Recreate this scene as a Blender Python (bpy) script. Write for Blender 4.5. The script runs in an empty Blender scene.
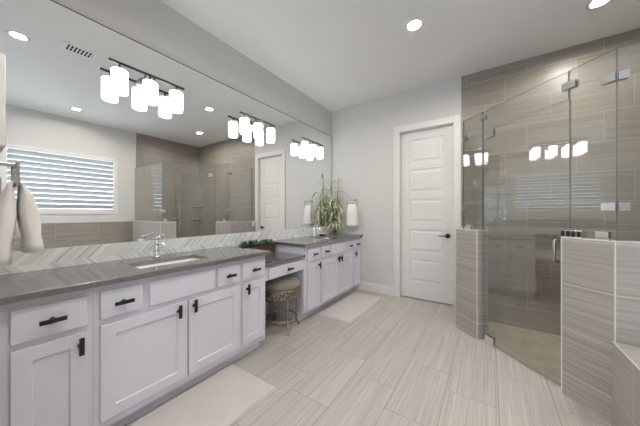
import bpy, bmesh, math, random
from mathutils import Vector, Matrix
random.seed(7)
SC = bpy.context.scene
COL = SC.collection
PI = math.pi

# ------------------------------------------------------------------ camera, world, exposure
cam_d = bpy.data.cameras.new('camera')
cam = bpy.data.objects.new('camera', cam_d)
COL.objects.link(cam)
cam_d.sensor_width = 36.0
cam_d.lens = 247.0 / 640.0 * 36.0
cam_d.clip_start = 0.02
cam.location = (2.28, 0.0, 1.255)
cam.rotation_euler = (PI / 2, 0, math.atan(168 / 247))
SC.camera = cam

SC.view_settings.view_transform = 'Standard'
SC.view_settings.look = 'None'
SC.view_settings.gamma = 1.0
SC.view_settings.use_curve_mapping = False
SC.view_settings.exposure = 0.95

SKY = 2.9           # daylight outside the windows
SHADE = 4.2          # vanity lamp shades
CAN = 470.0           # recessed ceiling lamps
w = bpy.data.worlds.new('daylight')
SC.world = w
w.use_nodes = True
bg = w.node_tree.nodes['Background']
bg.inputs[0].default_value = (0.76, 0.88, 1.0, 1)
bg.inputs[1].default_value = SKY

cy = SC.cycles
cy.max_bounces = 12
cy.diffuse_bounces = 5
cy.glossy_bounces = 7
cy.transmission_bounces = 8
cy.transparent_max_bounces = 24
cy.sample_clamp_indirect = 4.0
cy.blur_glossy = 0.6
cy.use_denoising = True

# daylight entering: sky portals in the shuttered window and the added rear window
def portal(name, loc, rot, sx, sy):
    l = bpy.data.lights.new(name, 'AREA')
    l.shape = 'RECTANGLE'
    l.size = sx
    l.size_y = sy
    l.cycles.is_portal = True
    o = bpy.data.objects.new(name, l)
    COL.objects.link(o)
    o.location = loc
    o.rotation_euler = rot
    return o
portal('window_portal', (4.42, 1.155, 1.82), (0, PI / 2, 0), 1.2, 1.6)
portal('fill_window_portal', (2.9, -1.52, 1.6), (PI / 2, 0, 0), 1.6, 1.5)

# ------------------------------------------------------------------ dimensions
FAR = 3.72
RIGHT = 4.233
CEIL = 3.04
NEAR = 0.06          # short wall at the vanity's near end
BACK = -1.4
NX = 1.0             # where that short wall ends
PONY = 1.085         # top of the half walls

# ------------------------------------------------------------------ node helpers
class NT:
    def __init__(s, name):
        s.m = bpy.data.materials.new(name)
        s.m.use_nodes = True
        s.t = s.m.node_tree
        s.bsdf = s.t.nodes['Principled BSDF']
        s.out = s.t.nodes['Material Output']
    def n(s, typ, **kw):
        nd = s.t.nodes.new(typ)
        for k, v in kw.items():
            setattr(nd, k, v)
        return nd
    def link(s, a, b):
        s.t.links.new(a, b)
    def math(s, op, a, b=None, c=None):
        nd = s.n('ShaderNodeMath', operation=op)
        for i, v in enumerate((a, b, c)):
            if v is None:
                continue
            if isinstance(v, (int, float)):
                nd.inputs[i].default_value = v
            else:
                s.link(v, nd.inputs[i])
        return nd.outputs[0]
    def dot(s, vec, d):
        nd = s.n('ShaderNodeVectorMath', operation='DOT_PRODUCT')
        s.link(vec, nd.inputs[0])
        nd.inputs[1].default_value = d
        return nd.outputs['Value']
    def xyz(s, x, y, z):
        nd = s.n('ShaderNodeCombineXYZ')
        for i, v in enumerate((x, y, z)):
            if isinstance(v, (int, float)):
                nd.inputs[i].default_value = v
            else:
                s.link(v, nd.inputs[i])
        return nd.outputs[0]
    def noise(s, vec, scale=1.0, detail=2.0, rough=0.5):
        nd = s.n('ShaderNodeTexNoise')
        if vec is not None:
            s.link(vec, nd.inputs['Vector'])
        nd.inputs['Scale'].default_value = scale
        nd.inputs['Detail'].default_value = detail
        nd.inputs['Roughness'].default_value = rough
        return nd.outputs[0]
    def ramp(s, fac, stops):
        nd = s.n('ShaderNodeValToRGB')
        cr = nd.color_ramp
        while len(cr.elements) < len(stops):
            cr.elements.new(0.5)
        for e, (p, c) in zip(cr.elements, stops):
            e.position = p
            e.color = (*c, 1)
        s.link(fac, nd.inputs[0])
        return nd.outputs[0]
    def mix(s, fac, a, b):
        nd = s.n('ShaderNodeMix', data_type='RGBA')
        for i, v in ((0, fac), (6, a), (7, b)):
            if isinstance(v, (int, float)):
                nd.inputs[i].default_value = v
            elif isinstance(v, tuple):
                nd.inputs[i].default_value = (*v, 1)
            else:
                s.link(v, nd.inputs[i])
        return nd.outputs[2]
    def bump(s, h, strength=0.2, dist=0.01):
        nd = s.n('ShaderNodeBump')
        nd.inputs['Strength'].default_value = strength
        nd.inputs['Distance'].default_value = dist
        s.link(h, nd.inputs['Height'])
        s.link(nd.outputs[0], s.bsdf.inputs['Normal'])
    def set(s, color=None, rough=None, metal=None, **kw):
        b = s.bsdf
        if color is not None:
            if isinstance(color, tuple):
                b.inputs['Base Color'].default_value = (*color, 1)
            else:
                s.link(color, b.inputs['Base Color'])
        if rough is not None:
            b.inputs['Roughness'].default_value = rough
        if metal is not None:
            b.inputs['Metallic'].default_value = metal
        for k, v in kw.items():
            b.inputs[k].default_value = v
        return s.m
    def pos(s):
        return s.n('ShaderNodeNewGeometry').outputs['Position']
    def obco(s):
        return s.n('ShaderNodeTexCoord').outputs['Object']

def plain(name, color, rough=0.5, metal=0.0, var=0.0, scale=6.0, bump=0.0, bscale=200.0, **kw):
    t = NT(name)
    if var > 0:
        nz = t.noise(t.obco(), scale, 3)
        c = t.ramp(nz, [(0.3, tuple(max(0, x * (1 - var)) for x in color)), (0.7, tuple(min(1, x * (1 + var)) for x in color))])
        t.set(c, rough, metal, **kw)
    else:
        t.set(color, rough, metal, **kw)
    if bump > 0:
        t.bump(t.noise(t.obco(), bscale, 2), bump, 0.004)
    return t.m

def tile(name, udir, vdir, u0, v0, tw, th, shift, dark, mid, light, grout, rough=0.35, gw=0.004, streak=55.0):
    """rectangular porcelain tile with fine streaks running along udir"""
    t = NT(name)
    P = t.pos()
    u = t.math('SUBTRACT', t.dot(P, udir), u0)
    v = t.math('SUBTRACT', t.dot(P, vdir), v0)
    row = t.math('FLOOR', t.math('DIVIDE', v, th))
    fv = t.math('SUBTRACT', v, t.math('MULTIPLY', row, th))
    us = t.math('ADD', u, t.math('MULTIPLY', row, shift))
    col = t.math('FLOOR', t.math('DIVIDE', us, tw))
    fu = t.math('SUBTRACT', us, t.math('MULTIPLY', col, tw))
    g = t.math('MAXIMUM', t.math('LESS_THAN', fu, gw), t.math('LESS_THAN', fv, gw))
    wn = t.n('ShaderNodeTexWhiteNoise', noise_dimensions='2D')
    t.link(t.xyz(row, col, 0.0), wn.inputs['Vector'])
    rnd = wn.outputs['Value']
    off = t.math('MULTIPLY', rnd, 37.0)
    a = t.noise(t.xyz(t.math('MULTIPLY', us, 0.9), t.math('MULTIPLY', v, streak), off), 1.0, 3, 0.65)
    b = t.noise(t.xyz(t.math('MULTIPLY', us, 2.2), t.math('MULTIPLY', v, streak * 3.3), t.math('ADD', off, 9.0)), 1.0, 2, 0.6)
    fac = t.math('ADD', t.math('MULTIPLY', a, 0.6), t.math('MULTIPLY', b, 0.4))
    fac = t.math('ADD', fac, t.math('MULTIPLY', t.math('SUBTRACT', rnd, 0.5), 0.07))
    c = t.ramp(fac, [(0.32, dark), (0.5, mid), (0.68, light)])
    c = t.mix(g, c, grout)
    t.set(c, rough)
    t.bump(t.math('SUBTRACT', 1.0, g), 0.25, 0.002)
    return t.m

D45 = (0.70711, -0.70711, 0)
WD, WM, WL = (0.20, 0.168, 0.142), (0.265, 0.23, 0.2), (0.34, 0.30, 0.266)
WG = (0.43, 0.41, 0.385)
ROW = 0.305
V0 = 1.07 - 5 * ROW
M = {}
M['wall'] = plain('wall_paint', (0.60, 0.59, 0.575), 0.75, var=0.012, scale=2.0, bump=0.04, bscale=120)
M['ceiling'] = plain('ceiling_paint', (0.74, 0.735, 0.73), 0.85, var=0.01, scale=2.0)
M['white_trim'] = plain('white_trim_paint', (0.70, 0.685, 0.67), 0.4)
M['cabinet'] = plain('white_cabinet_lacquer', (0.645, 0.625, 0.685), 0.38)
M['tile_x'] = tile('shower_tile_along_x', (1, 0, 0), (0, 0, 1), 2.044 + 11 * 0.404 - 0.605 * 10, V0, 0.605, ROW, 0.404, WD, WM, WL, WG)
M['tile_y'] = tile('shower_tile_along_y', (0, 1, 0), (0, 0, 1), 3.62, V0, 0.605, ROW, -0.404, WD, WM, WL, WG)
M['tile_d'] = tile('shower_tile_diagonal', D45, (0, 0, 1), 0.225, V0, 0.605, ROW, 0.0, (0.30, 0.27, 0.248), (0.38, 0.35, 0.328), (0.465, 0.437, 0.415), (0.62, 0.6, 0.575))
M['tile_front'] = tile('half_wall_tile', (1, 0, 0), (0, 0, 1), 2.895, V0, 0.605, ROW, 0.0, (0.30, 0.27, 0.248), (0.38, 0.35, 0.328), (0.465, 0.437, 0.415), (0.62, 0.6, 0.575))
M['tile_half_y'] = tile('half_wall_tile_along_y', (0, 1, 0), (0, 0, 1), 3.5, V0, 0.605, ROW, 0.0, (0.30, 0.27, 0.248), (0.38, 0.35, 0.328), (0.465, 0.437, 0.415), (0.62, 0.6, 0.575))
M['tile_deck_side'] = tile('tub_surround_tile', (0, 1, 0), (0, 0, 1), 2.22, 0.192 - ROW, 0.605, ROW, 0.3, (0.30, 0.27, 0.248), (0.38, 0.35, 0.328), (0.465, 0.437, 0.415), (0.62, 0.6, 0.575))
M['tile_top'] = tile('tub_deck_tile', (1, 0, 0), (0, 1, 0), 2.9, 2.225 - 0.305 * 9, 0.605, 0.305, 0.2, (0.30, 0.27, 0.248), (0.38, 0.35, 0.328), (0.465, 0.437, 0.415), (0.62, 0.6, 0.575))
M['floor'] = tile('floor_tile', (0, 1, 0), (1, 0, 0), 1.342 + 1.015 - 0.61 * 6, 1.423 - 0.304 * 6, 0.61, 0.304, 0.203,
                  (0.345, 0.318, 0.29), (0.445, 0.418, 0.388), (0.54, 0.512, 0.48), (0.25, 0.232, 0.215), rough=0.42, gw=0.004, streak=62.0)
M['trim_metal'] = plain('pale_edge_trim', (0.7, 0.685, 0.66), 0.4)
M['chrome'] = plain('chrome', (0.82, 0.83, 0.84), 0.08, 1.0)
M['nickel'] = plain('brushed_nickel', (0.42, 0.41, 0.40), 0.3, 1.0)
M['black'] = plain('matte_black_metal', (0.008, 0.008, 0.009), 0.55)
M['bronze'] = plain('dark_bronze_metal', (0.035, 0.03, 0.028), 0.35, 0.6)
M['porcelain'] = plain('white_porcelain', (0.85, 0.85, 0.84), 0.12)
M['mirror'] = plain('mirror_silver', (0.93, 0.94, 0.935), 0.0, 1.0)
M['dark_edge'] = plain('mirror_edge', (0.08, 0.085, 0.085), 0.3)
M['wood'] = plain('planter_wood', (0.055, 0.026, 0.013), 0.6, var=0.35, scale=22)
M['soil'] = plain('planter_soil', (0.03, 0.022, 0.016), 0.9)
M['succulent'] = plain('succulent_green', (0.03, 0.075, 0.04), 0.5, var=0.4, scale=30)
M['succulent_pale'] = plain('pale_succulent_green', (0.1, 0.17, 0.115), 0.5, var=0.3, scale=30)
M['leaf'] = plain('leaf_green', (0.58, 0.6, 0.38), 0.5, var=0.45, scale=25)
M['dark_leaf'] = plain('grey_green_leaf', (0.13, 0.13, 0.11), 0.5, var=0.2, scale=25)
M['stem'] = plain('plant_stem', (0.09, 0.085, 0.035), 0.6)
M['gold'] = plain('aged_gold_metal', (0.42, 0.33, 0.2), 0.38, 0.9, var=0.2, scale=30)
M['soap'] = plain('tan_soap', (0.62, 0.42, 0.24), 0.5)
M['plastic'] = plain('white_plastic', (0.75, 0.75, 0.74), 0.45)
M['unlit_opening'] = plain('unlit_opening_black', (0.02, 0.02, 0.02), 0.8)  # near-black that stands in for shade inside openings

# shower floor mosaic
t = NT('shower_floor_mosaic')
P = t.pos()
vo = t.n('ShaderNodeTexVoronoi', feature='DISTANCE_TO_EDGE')
vo.inputs['Scale'].default_value = 22
t.link(P, vo.inputs['Vector'])
c = t.ramp(t.noise(P, 9, 4, 0.6), [(0.3, (0.34, 0.29, 0.225)), (0.7, (0.50, 0.44, 0.35))])
c = t.mix(t.math('LESS_THAN', vo.outputs['Distance'], 0.05), c, (0.36, 0.33, 0.28))
M['shower_floor'] = t.set(c, 0.55)

# quartz worktop
t = NT('grey_quartz')
nz = t.noise(t.pos(), 60, 4, 0.6)
c = t.ramp(nz, [(0.3, (0.105, 0.099, 0.093)), (0.7, (0.148, 0.14, 0.132))])
M['quartz'] = t.set(c, 0.1)
t.bsdf.inputs['IOR'].default_value = 2.5

# chevron marble backsplash
t = NT('chevron_marble')
P = t.pos()
yy = t.dot(P, (0, 1, 0))
zz = t.dot(P, (0, 0, 1))
half = 0.085
k = t.math('DIVIDE', t.math('SUBTRACT', zz, 0.945 - 0.085), half)
kr = t.math('FLOOR', k)
tri = t.math('ABSOLUTE', t.math('SUBTRACT', t.math('MODULO', t.math('ADD', k, 10.0), 2.0), 1.0))
s_ = t.math('DIVIDE', t.math('SUBTRACT', yy, t.math('MULTIPLY', tri, 0.075)), 0.019)
si = t.math('FLOOR', s_)
sf = t.math('SUBTRACT', s_, si)
wn = t.n('ShaderNodeTexWhiteNoise', noise_dimensions='2D')
t.link(t.xyz(si, kr, 0.0), wn.inputs['Vector'])
rnd = wn.outputs['Value']
vein = t.noise(t.xyz(t.math('MULTIPLY', s_, 0.6), t.math('MULTIPLY', rnd, 20.0), t.math('MULTIPLY', zz, 30.0)), 1.5, 3, 0.6)
fac = t.math('ADD', t.math('MULTIPLY', rnd, 0.75), t.math('MULTIPLY', vein, 0.3))
c = t.ramp(fac, [(0.05, (0.40, 0.41, 0.41)), (0.3, (0.60, 0.61, 0.605)), (0.9, (0.78, 0.79, 0.78))])
g = t.math('MAXIMUM', t.math('LESS_THAN', sf, 0.09), t.math('LESS_THAN', t.math('SUBTRACT', k, kr), 0.025))
c = t.mix(g, c, (0.7, 0.7, 0.68))
M['chevron'] = t.set(c, 0.16)

# clear architectural glass: fresnel reflection over a slightly tinted see-through pane
def pane_material(name, tint, ior, gain=1.0):
    t = NT(name)
    t.t.nodes.remove(t.bsdf)
    tr = t.n('ShaderNodeBsdfTransparent')
    tr.inputs[0].default_value = (*tint, 1)
    gl = t.n('ShaderNodeBsdfGlossy')
    gl.inputs['Roughness'].default_value = 0.0
    gl.inputs['Color'].default_value = (1, 1, 1, 1)
    ge = t.n('ShaderNodeNewGeometry')
    dp = t.n('ShaderNodeVectorMath', operation='DOT_PRODUCT')
    t.link(ge.outputs['Incoming'], dp.inputs[0])
    t.link(ge.outputs['Normal'], dp.inputs[1])
    cs = t.math('ABSOLUTE', dp.outputs['Value'])
    f0 = ((ior - 1) / (ior + 1)) ** 2
    fr = t.math('ADD', f0, t.math('MULTIPLY', 1 - f0, t.math('POWER', t.math('SUBTRACT', 1.0, cs), 5.0)))
    mx = t.n('ShaderNodeMixShader')
    t.link(t.math('MINIMUM', t.math('MULTIPLY', fr, gain), 1.0), mx.inputs[0])
    t.link(tr.outputs[0], mx.inputs[1])
    t.link(gl.outputs[0], mx.inputs[2])
    t.link(mx.outputs[0], t.out.inputs[0])
    return t.m
M['glass'] = pane_material('shower_glass', (0.915, 0.93, 0.92), 1.85)
M['window_glass'] = pane_material('window_glass', (0.97, 0.98, 0.98), 1.45)
M['vase_glass'] = pane_material('vase_glass', (0.86, 0.93, 0.88), 1.5)
M['glass_edge'] = plain('glass_edge', (0.2, 0.225, 0.215), 0.15)
M['dark_glass_edge'] = plain('dark_glass_edge', (0.025, 0.04, 0.037), 0.15)

# lamp shade: opal glass glowing from within
def glow(name, color, strength):
    t = NT(name)
    t.set((0.85, 0.85, 0.85), 0.4)
    t.bsdf.inputs['Emission Color'].default_value = (*color, 1)
    t.bsdf.inputs['Emission Strength'].default_value = strength
    return t.m
M['shade'] = glow('lit_opal_glass', (1.0, 0.985, 0.97), SHADE)
M['shade_end'] = glow('lit_lamp_inside', (1.0, 0.93, 0.85), SHADE * 1.5)
M['shade_rim'] = glow('lamp_shade_rim', (1.0, 0.95, 0.9), SHADE * 0.08)
M['can_lens'] = glow('lit_recessed_lens', (1.0, 0.93, 0.85), CAN)

# cloth
def cloth(name, color, scale=260.0, strength=0.5):
    t = NT(name)
    co = t.obco()
    big = t.noise(co, 5, 3)
    c = t.ramp(big, [(0.3, tuple(x * 0.94 for x in color)), (0.7, color)])
    t.set(c, 0.95)
    t.bsdf.inputs['Sheen Weight'].default_value = 0.3
    t.bump(t.noise(co, scale, 2, 0.7), strength, 0.004)
    return t.m
M['towel'] = cloth('white_terry', (0.80, 0.77, 0.745))
M['mat'] = cloth('bath_mat_pile', (0.60, 0.555, 0.54), 220.0, 0.7)
M['seat_velvet'] = cloth('taupe_velvet', (0.22, 0.185, 0.145), 120.0, 0.3)
t = NT('embossed_metal_band')
vo = t.n('ShaderNodeTexVoronoi')
vo.inputs['Scale'].default_value = 48
t.link(t.obco(), vo.inputs['Vector'])
c = t.ramp(vo.outputs['Distance'], [(0.15, (0.42, 0.36, 0.27)), (0.55, (0.13, 0.1, 0.07))])
M['band'] = t.set(c, 0.4, 0.35)
t.bump(vo.outputs['Distance'], 0.7, 0.006)

# louver: white painted wood, a little daylight coming through the thin blades
t = NT('white_louver')
t.t.nodes.remove(t.bsdf)
di = t.n('ShaderNodeBsdfDiffuse')
di.inputs[0].default_value = (0.58, 0.58, 0.58, 1)
tl = t.n('ShaderNodeBsdfTranslucent')
tl.inputs[0].default_value = (0.60, 0.66, 0.70, 1)
mx = t.n('ShaderNodeMixShader')
mx.inputs[0].default_value = 0.06
t.link(di.outputs[0], mx.inputs[1])
t.link(tl.outputs[0], mx.inputs[2])
t.link(mx.outputs[0], t.out.inputs[0])
M['louver'] = t.m

# ------------------------------------------------------------------ mesh helpers
def box(bm, x0, x1, y0, y1, z0, z1):
    v = [bm.verts.new(p) for p in ((x0, y0, z0), (x1, y0, z0), (x1, y1, z0), (x0, y1, z0),
                                   (x0, y0, z1), (x1, y0, z1), (x1, y1, z1), (x0, y1, z1))]
    for f in ((0, 3, 2, 1), (4, 5, 6, 7), (0, 1, 5, 4), (1, 2, 6, 5), (2, 3, 7, 6), (3, 0, 4, 7)):
        bm.faces.new([v[i] for i in f])

def prism(bm, pts, z0, z1):
    """vertical prism over a CCW footprint"""
    n = len(pts)
    a = [bm.verts.new((x, y, z0)) for x, y in pts]
    b = [bm.verts.new((x, y, z1)) for x, y in pts]
    bm.faces.new(a[::-1])
    bm.faces.new(b)
    for i in range(n):
        j = (i + 1) % n
        bm.faces.new((a[i], a[j], b[j], b[i]))

def frame_of(d):
    d = Vector(d).normalized()
    h = Vector((0, 0, 1)) if abs(d.z) < 0.9 else Vector((0, 1, 0))
    a = d.cross(h).normalized()
    return a, a.cross(d).normalized()

def tube(bm, pts, r, n=12, cap=True, closed=False):
    """swept tube; r is a number or a list of (ra, rb)"""
    pts = [Vector(p) for p in pts]
    m = len(pts)
    rings = []
    ref = None
    for i, p in enumerate(pts):
        if closed:
            d = pts[(i + 1) % m] - pts[i - 1]
        else:
            d = pts[min(i + 1, m - 1)] - pts[max(i - 1, 0)]
        d.normalize()
        if ref is None:
            a, b = frame_of(d)
        else:
            a = (ref - d * ref.dot(d)).normalized()
            b = a.cross(d).normalized()
        ref = a
        rr = r[i] if isinstance(r, (list, tuple)) else r
        ra, rb = rr if isinstance(rr, (list, tuple)) else (rr, rr)
        rings.append([bm.verts.new(p + a * ra * math.cos(2 * PI * k / n) + b * rb * math.sin(2 * PI * k / n)) for k in range(n)])
    for i in range(m if closed else m - 1):
        A, B = rings[i], rings[(i + 1) % m]
        for k in range(n):
            bm.faces.new((A[k], A[(k + 1) % n], B[(k + 1) % n], B[k]))
    if cap and not closed:
        bm.faces.new(rings[0][::-1])
        bm.faces.new(rings[-1])
    return rings

def lathe(bm, prof, c=(0, 0, 0), n=32, axis='z', closed=False):
    """revolve (r, h) pairs about an axis through c"""
    c = Vector(c)
    rings = []
    def pt(r, h, a):
        if axis == 'z':
            return c + Vector((r * math.cos(a), r * math.sin(a), h))
        if axis == 'x':
            return c + Vector((h, r * math.cos(a), r * math.sin(a)))
        return c + Vector((r * math.sin(a), h, r * math.cos(a)))
    for r, h in prof:
        if r < 1e-6:
            rings.append([bm.verts.new(pt(0, h, 0))])
        else:
            rings.append([bm.verts.new(pt(r, h, 2 * PI * k / n)) for k in range(n)])
    m = len(rings)
    for i in range(m if closed else m - 1):
        A, B = rings[i], rings[(i + 1) % m]
        for k in range(n):
            j = (k + 1) % n
            if len(A) == 1 and len(B) == 1:
                continue
            if len(A) == 1:
                bm.faces.new((A[0], B[j], B[k]))
            elif len(B) == 1:
                bm.faces.new((A[k], A[j], B[0]))
            else:
                bm.faces.new((A[k], A[j], B[j], B[k]))

def wpos(o):
    v = Vector(o.location)
    while o.parent:
        o = o.parent
        v += Vector(o.location)
    return v

def obj(name, bm, mat, parent=None, origin=None, bevel=0.0, smooth=False, sub=0):
    """link one mesh object; bm holds world coordinates"""
    if parent is not None:
        base = wpos(parent)
        org = Vector(origin) if origin is not None else base
    else:
        org = Vector(origin) if origin is not None else Vector((0, 0, 0))
    bmesh.ops.recalc_face_normals(bm, faces=bm.faces[:])
    for v in bm.verts:
        v.co -= org
    me = bpy.data.meshes.new(name)
    bm.to_mesh(me)
    bm.free()
    mats = mat if isinstance(mat, list) else [mat]
    for m_ in mats:
        me.materials.append(m_)
    o = bpy.data.objects.new(name, me)
    COL.objects.link(o)
    if parent is not None:
        o.parent = parent
        o.location = org - wpos(parent)
    else:
        o.location = org
    if smooth:
        for p in me.polygons:
            p.use_smooth = True
    if sub:
        s = o.modifiers.new('sub', 'SUBSURF')
        s.levels = s.render_levels = sub
    if bevel > 0:
        b = o.modifiers.new('bevel', 'BEVEL')
        b.width = bevel
        b.segments = 2
        b.limit_method = 'ANGLE'
        b.angle_limit = math.radians(50)
    return o

def tag(o, label, cat, group=None, kind=None):
    o['label'] = label
    o['category'] = cat
    if group:
        o['group'] = group
    if kind:
        o['kind'] = kind
    return o

def thing(name, loc, label, cat, group=None):
    o = bpy.data.objects.new(name, None)
    o.empty_display_size = 0.05
    COL.objects.link(o)
    o.location = loc
    return tag(o, label, cat, group)

def struct(name, bm, mat, label, cat, parent=None, bevel=0.0):
    o = obj(name, bm, mat, parent, bevel=bevel)
    if parent is None:
        o['kind'] = 'structure'
        tag(o, label, cat)
    return o

def sroot(name, loc, label, cat):
    o = thing(name, loc, label, cat)
    o['kind'] = 'structure'
    return o

def copy_tree(o, delta, parent=None):
    c = o.copy()
    COL.objects.link(c)
    c.parent = parent
    if parent is None:
        c.location = Vector(o.location) + Vector(delta)
    for ch in o.children:
        copy_tree(ch, delta, c)
    return c

def NB():
    return bmesh.new()
def one(name, mat, x0, x1, y0, y1, z0, z1, parent=None, **kw):
    bm = NB()
    box(bm, x0, x1, y0, y1, z0, z1)
    return obj(name, bm, mat, parent, **kw)

# ------------------------------------------------------------------ room shell
SHF = -0.085         # shower floor, a step down behind the glass
bm = NB()
prism(bm, [(-0.15, BACK - 0.15), (RIGHT + 0.25, BACK - 0.15), (RIGHT + 0.25, 2.25), (2.96, 2.25), (2.73, 2.44), (2.29, 2.88), (2.07, 3.10), (2.07, FAR + 0.15), (-0.15, FAR + 0.15)], -0.15, 0.0)
struct('floor', bm, M['floor'], 'streaked beige plank tile floor of the bathroom', 'floor')
CANS = [(1.70, 2.445), (3.063, 3.05), (1.65, 0.348), (3.6, 1.157)]
HB = 0.057
bm = NB()
xs = sorted([-0.15, RIGHT + 0.25] + [x + d for x, y in CANS for d in (-HB, HB)])
ys = sorted([BACK - 0.15, FAR + 0.15] + [y + d for x, y in CANS for d in (-HB, HB)])
for i in range(len(xs) - 1):
    for j in range(len(ys) - 1):
        mx_, my_ = (xs[i] + xs[i + 1]) / 2, (ys[j] + ys[j + 1]) / 2
        hole = any(abs(mx_ - x) < HB and abs(my_ - y) < HB for x, y in CANS)
        box(bm, xs[i], xs[i + 1], ys[j], ys[j + 1], CEIL + (0.07 if hole else 0.0), CEIL + 0.12)
struct('ceiling', bm, M['ceiling'], 'flat pale grey ceiling with recessed lamps', 'ceiling')
bm = NB()
box(bm, -0.15, 0.0, NEAR - 0.12, FAR + 0.15, 0.0, CEIL)
struct('wall_left', bm, M['wall'], 'pale grey wall above and behind the long mirror', 'wall')
bm = NB()
box(bm, -0.0, 1.1875, FAR, FAR + 0.15, 0.0, CEIL)
box(bm, 1.1875, 1.9035, FAR, FAR + 0.15, 2.4555, CEIL)
box(bm, 1.9035, RIGHT, FAR, FAR + 0.15, 0.0, CEIL)
struct('wall_far', bm, M['wall'], 'pale grey end wall around the white door', 'wall')
bm = NB()
box(bm, 0.0, NX, NEAR - 0.12, NEAR, 0.0, CEIL)
struct('wall_near', bm, M['wall'], 'pale grey side wall at the near end of the vanity', 'wall')
bm = NB()
box(bm, NX - 0.12, NX, BACK, NEAR - 0.12, 0.0, CEIL)
struct('wall_return', bm, M['wall'], 'pale grey wall beside the entry behind the viewer', 'wall')
# back wall, opened for an added window that lets in fill daylight
bm = NB()
BX0, BX1, BZ0, BZ1 = 2.1, 3.7, 0.85, 2.35
box(bm, NX - 0.12, BX0, BACK - 0.15, BACK, 0.0, CEIL)
box(bm, BX1, RIGHT, BACK - 0.15, BACK, 0.0, CEIL)
box(bm, BX0, BX1, BACK - 0.15, BACK, 0.0, BZ0)
box(bm, BX0, BX1, BACK - 0.15, BACK, BZ1, CEIL)
struct('wall_back', bm, M['wall'], 'pale grey wall with an added fill window behind the viewer', 'wall')
# right wall with the shuttered window
WY0, WY1, WZ0, WZ1 = 0.39, 1.921, 1.234, 2.40
bm = NB()
for a in ((BACK - 0.15, WY0, 0.0, CEIL), (WY1, FAR + 0.15, 0.0, CEIL), (WY0, WY1, 0.0, WZ0), (WY0, WY1, WZ1, CEIL)):
    box(bm, RIGHT, RIGHT + 0.16, a[0], a[1], a[2], a[3])
struct('wall_right', bm, M['wall'], 'pale grey wall with shuttered window over the tub, seen in mirror', 'wall')

# wall tile
bm = NB()
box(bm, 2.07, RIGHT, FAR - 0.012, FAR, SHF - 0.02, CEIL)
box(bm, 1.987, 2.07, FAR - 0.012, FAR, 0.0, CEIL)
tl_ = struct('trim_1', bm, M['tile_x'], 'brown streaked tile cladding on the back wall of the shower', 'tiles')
bm = NB()
box(bm, 1.9835, 1.990, FAR - 0.014, FAR, PONY, CEIL)
struct('edge_strip', bm, M['trim_metal'], '', '', tl_)
bm = NB()
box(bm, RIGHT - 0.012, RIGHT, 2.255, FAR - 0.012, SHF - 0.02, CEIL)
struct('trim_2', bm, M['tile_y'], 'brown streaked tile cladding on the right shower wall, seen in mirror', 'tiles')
bm = NB()
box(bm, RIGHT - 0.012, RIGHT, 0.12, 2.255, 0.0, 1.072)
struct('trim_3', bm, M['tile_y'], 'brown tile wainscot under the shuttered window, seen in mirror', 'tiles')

# shower floor (flush, up to the door line)
bm = NB()
prism(bm, [(2.071, FAR - 0.012), (2.071, 3.101), (2.291, 2.881), (2.731, 2.441), (2.961, 2.251), (RIGHT - 0.012, 2.251), (RIGHT - 0.012, FAR - 0.012)], -0.15, SHF)
struct('trim_4', bm, M['shower_floor'], 'tan mosaic floor inside the glass shower', 'shower floor')

# half walls
S_OUT = 5.08
T = 0.13 * 0.70711
def half_wall(name, pts, faces, label):
    """faces: edge index -> material slot; caps use the deck tile"""
    bm = NB()
    prism(bm, pts, 0.0, PONY)
    o = obj(name, bm, [M['tile_d'], M['tile_front'], M['tile_half_y'], M['tile_top']])
    for p in o.data.polygons:
        n = p.normal
        if abs(n.z) > 0.5:
            p.material_index = 3
        elif abs(n.x) > 0.9:
            p.material_index = 2
        elif abs(n.y) > 0.9:
            p.material_index = 1
        else:
            p.material_index = 0
    o['kind'] = 'structure'
    tag(o, label, 'half wall')
    return o
A = (1.99, S_OUT - 1.99)
B = (2.19, S_OUT - 2.19)
hw1 = half_wall('wall_shower_left', [A, B, (B[0] + T, B[1] + T), (1.99 + 0.12, S_OUT + 2 * T - 2.11), (1.99 + 0.12, FAR - 0.012), (1.99, FAR - 0.012)], {},
                'streaked tile half wall beside the white door, left of the shower door')
C_ = (2.705, S_OUT - 2.705)
D_ = (2.899, S_OUT - 2.899)
S_G = 5.145          # plane of the diagonal glass: x + y = S_G
YF = S_OUT - 2.875 + 0.0
hw2 = half_wall('wall_shower_right', [C_, D_, (RIGHT - 0.012, D_[1]), (RIGHT - 0.012, D_[1] + 0.13), (D_[0] + 0.06, D_[1] + 0.13), (C_[0] + T + 0.03, C_[1] + T - 0.03), (2.758, S_G - 2.758 + 0.012), (2.752, S_G - 2.752 - 0.012)], {},
                'streaked tile half wall right of the shower door, behind the tub')
def vstrip(parent, x, y, r=0.0036, z0=0.0, z1=PONY):
    bm = NB()
    tube(bm, [(x, y, z0), (x, y, z1)], r, 8)
    obj('edge_strip', bm, M['trim_metal'], parent)
def hstrip(parent, pts, r=0.0034):
    bm = NB()
    for p, q in zip(pts, pts[1:]):
        tube(bm, [(*p, PONY), (*q, PONY)], r, 8)
    obj('edge_strip', bm, M['trim_metal'], parent)
vstrip(hw1, *B)
vstrip(hw2, *C_)
vstrip(hw2, *D_)
hstrip(hw1, [A, B, (B[0] + T, B[1] + T)])
hstrip(hw2, [C_, D_, (RIGHT - 0.012, D_[1])])

ol = thing('outlet_plate', (1.988, 3.66, 0.97), 'white outlet plate on the left half wall, seen in the mirror', 'outlet')
one('plate', M['plastic'], 1.984, 1.9895, 3.625, 3.695, 0.965, 1.08, ol, bevel=0.002)
one('socket', M['porcelain'], 1.982, 1.984, 3.643, 3.677, 1.03, 1.06, ol)
one('socket', M['porcelain'], 1.982, 1.984, 3.643, 3.677, 0.985, 1.015, ol)
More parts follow.
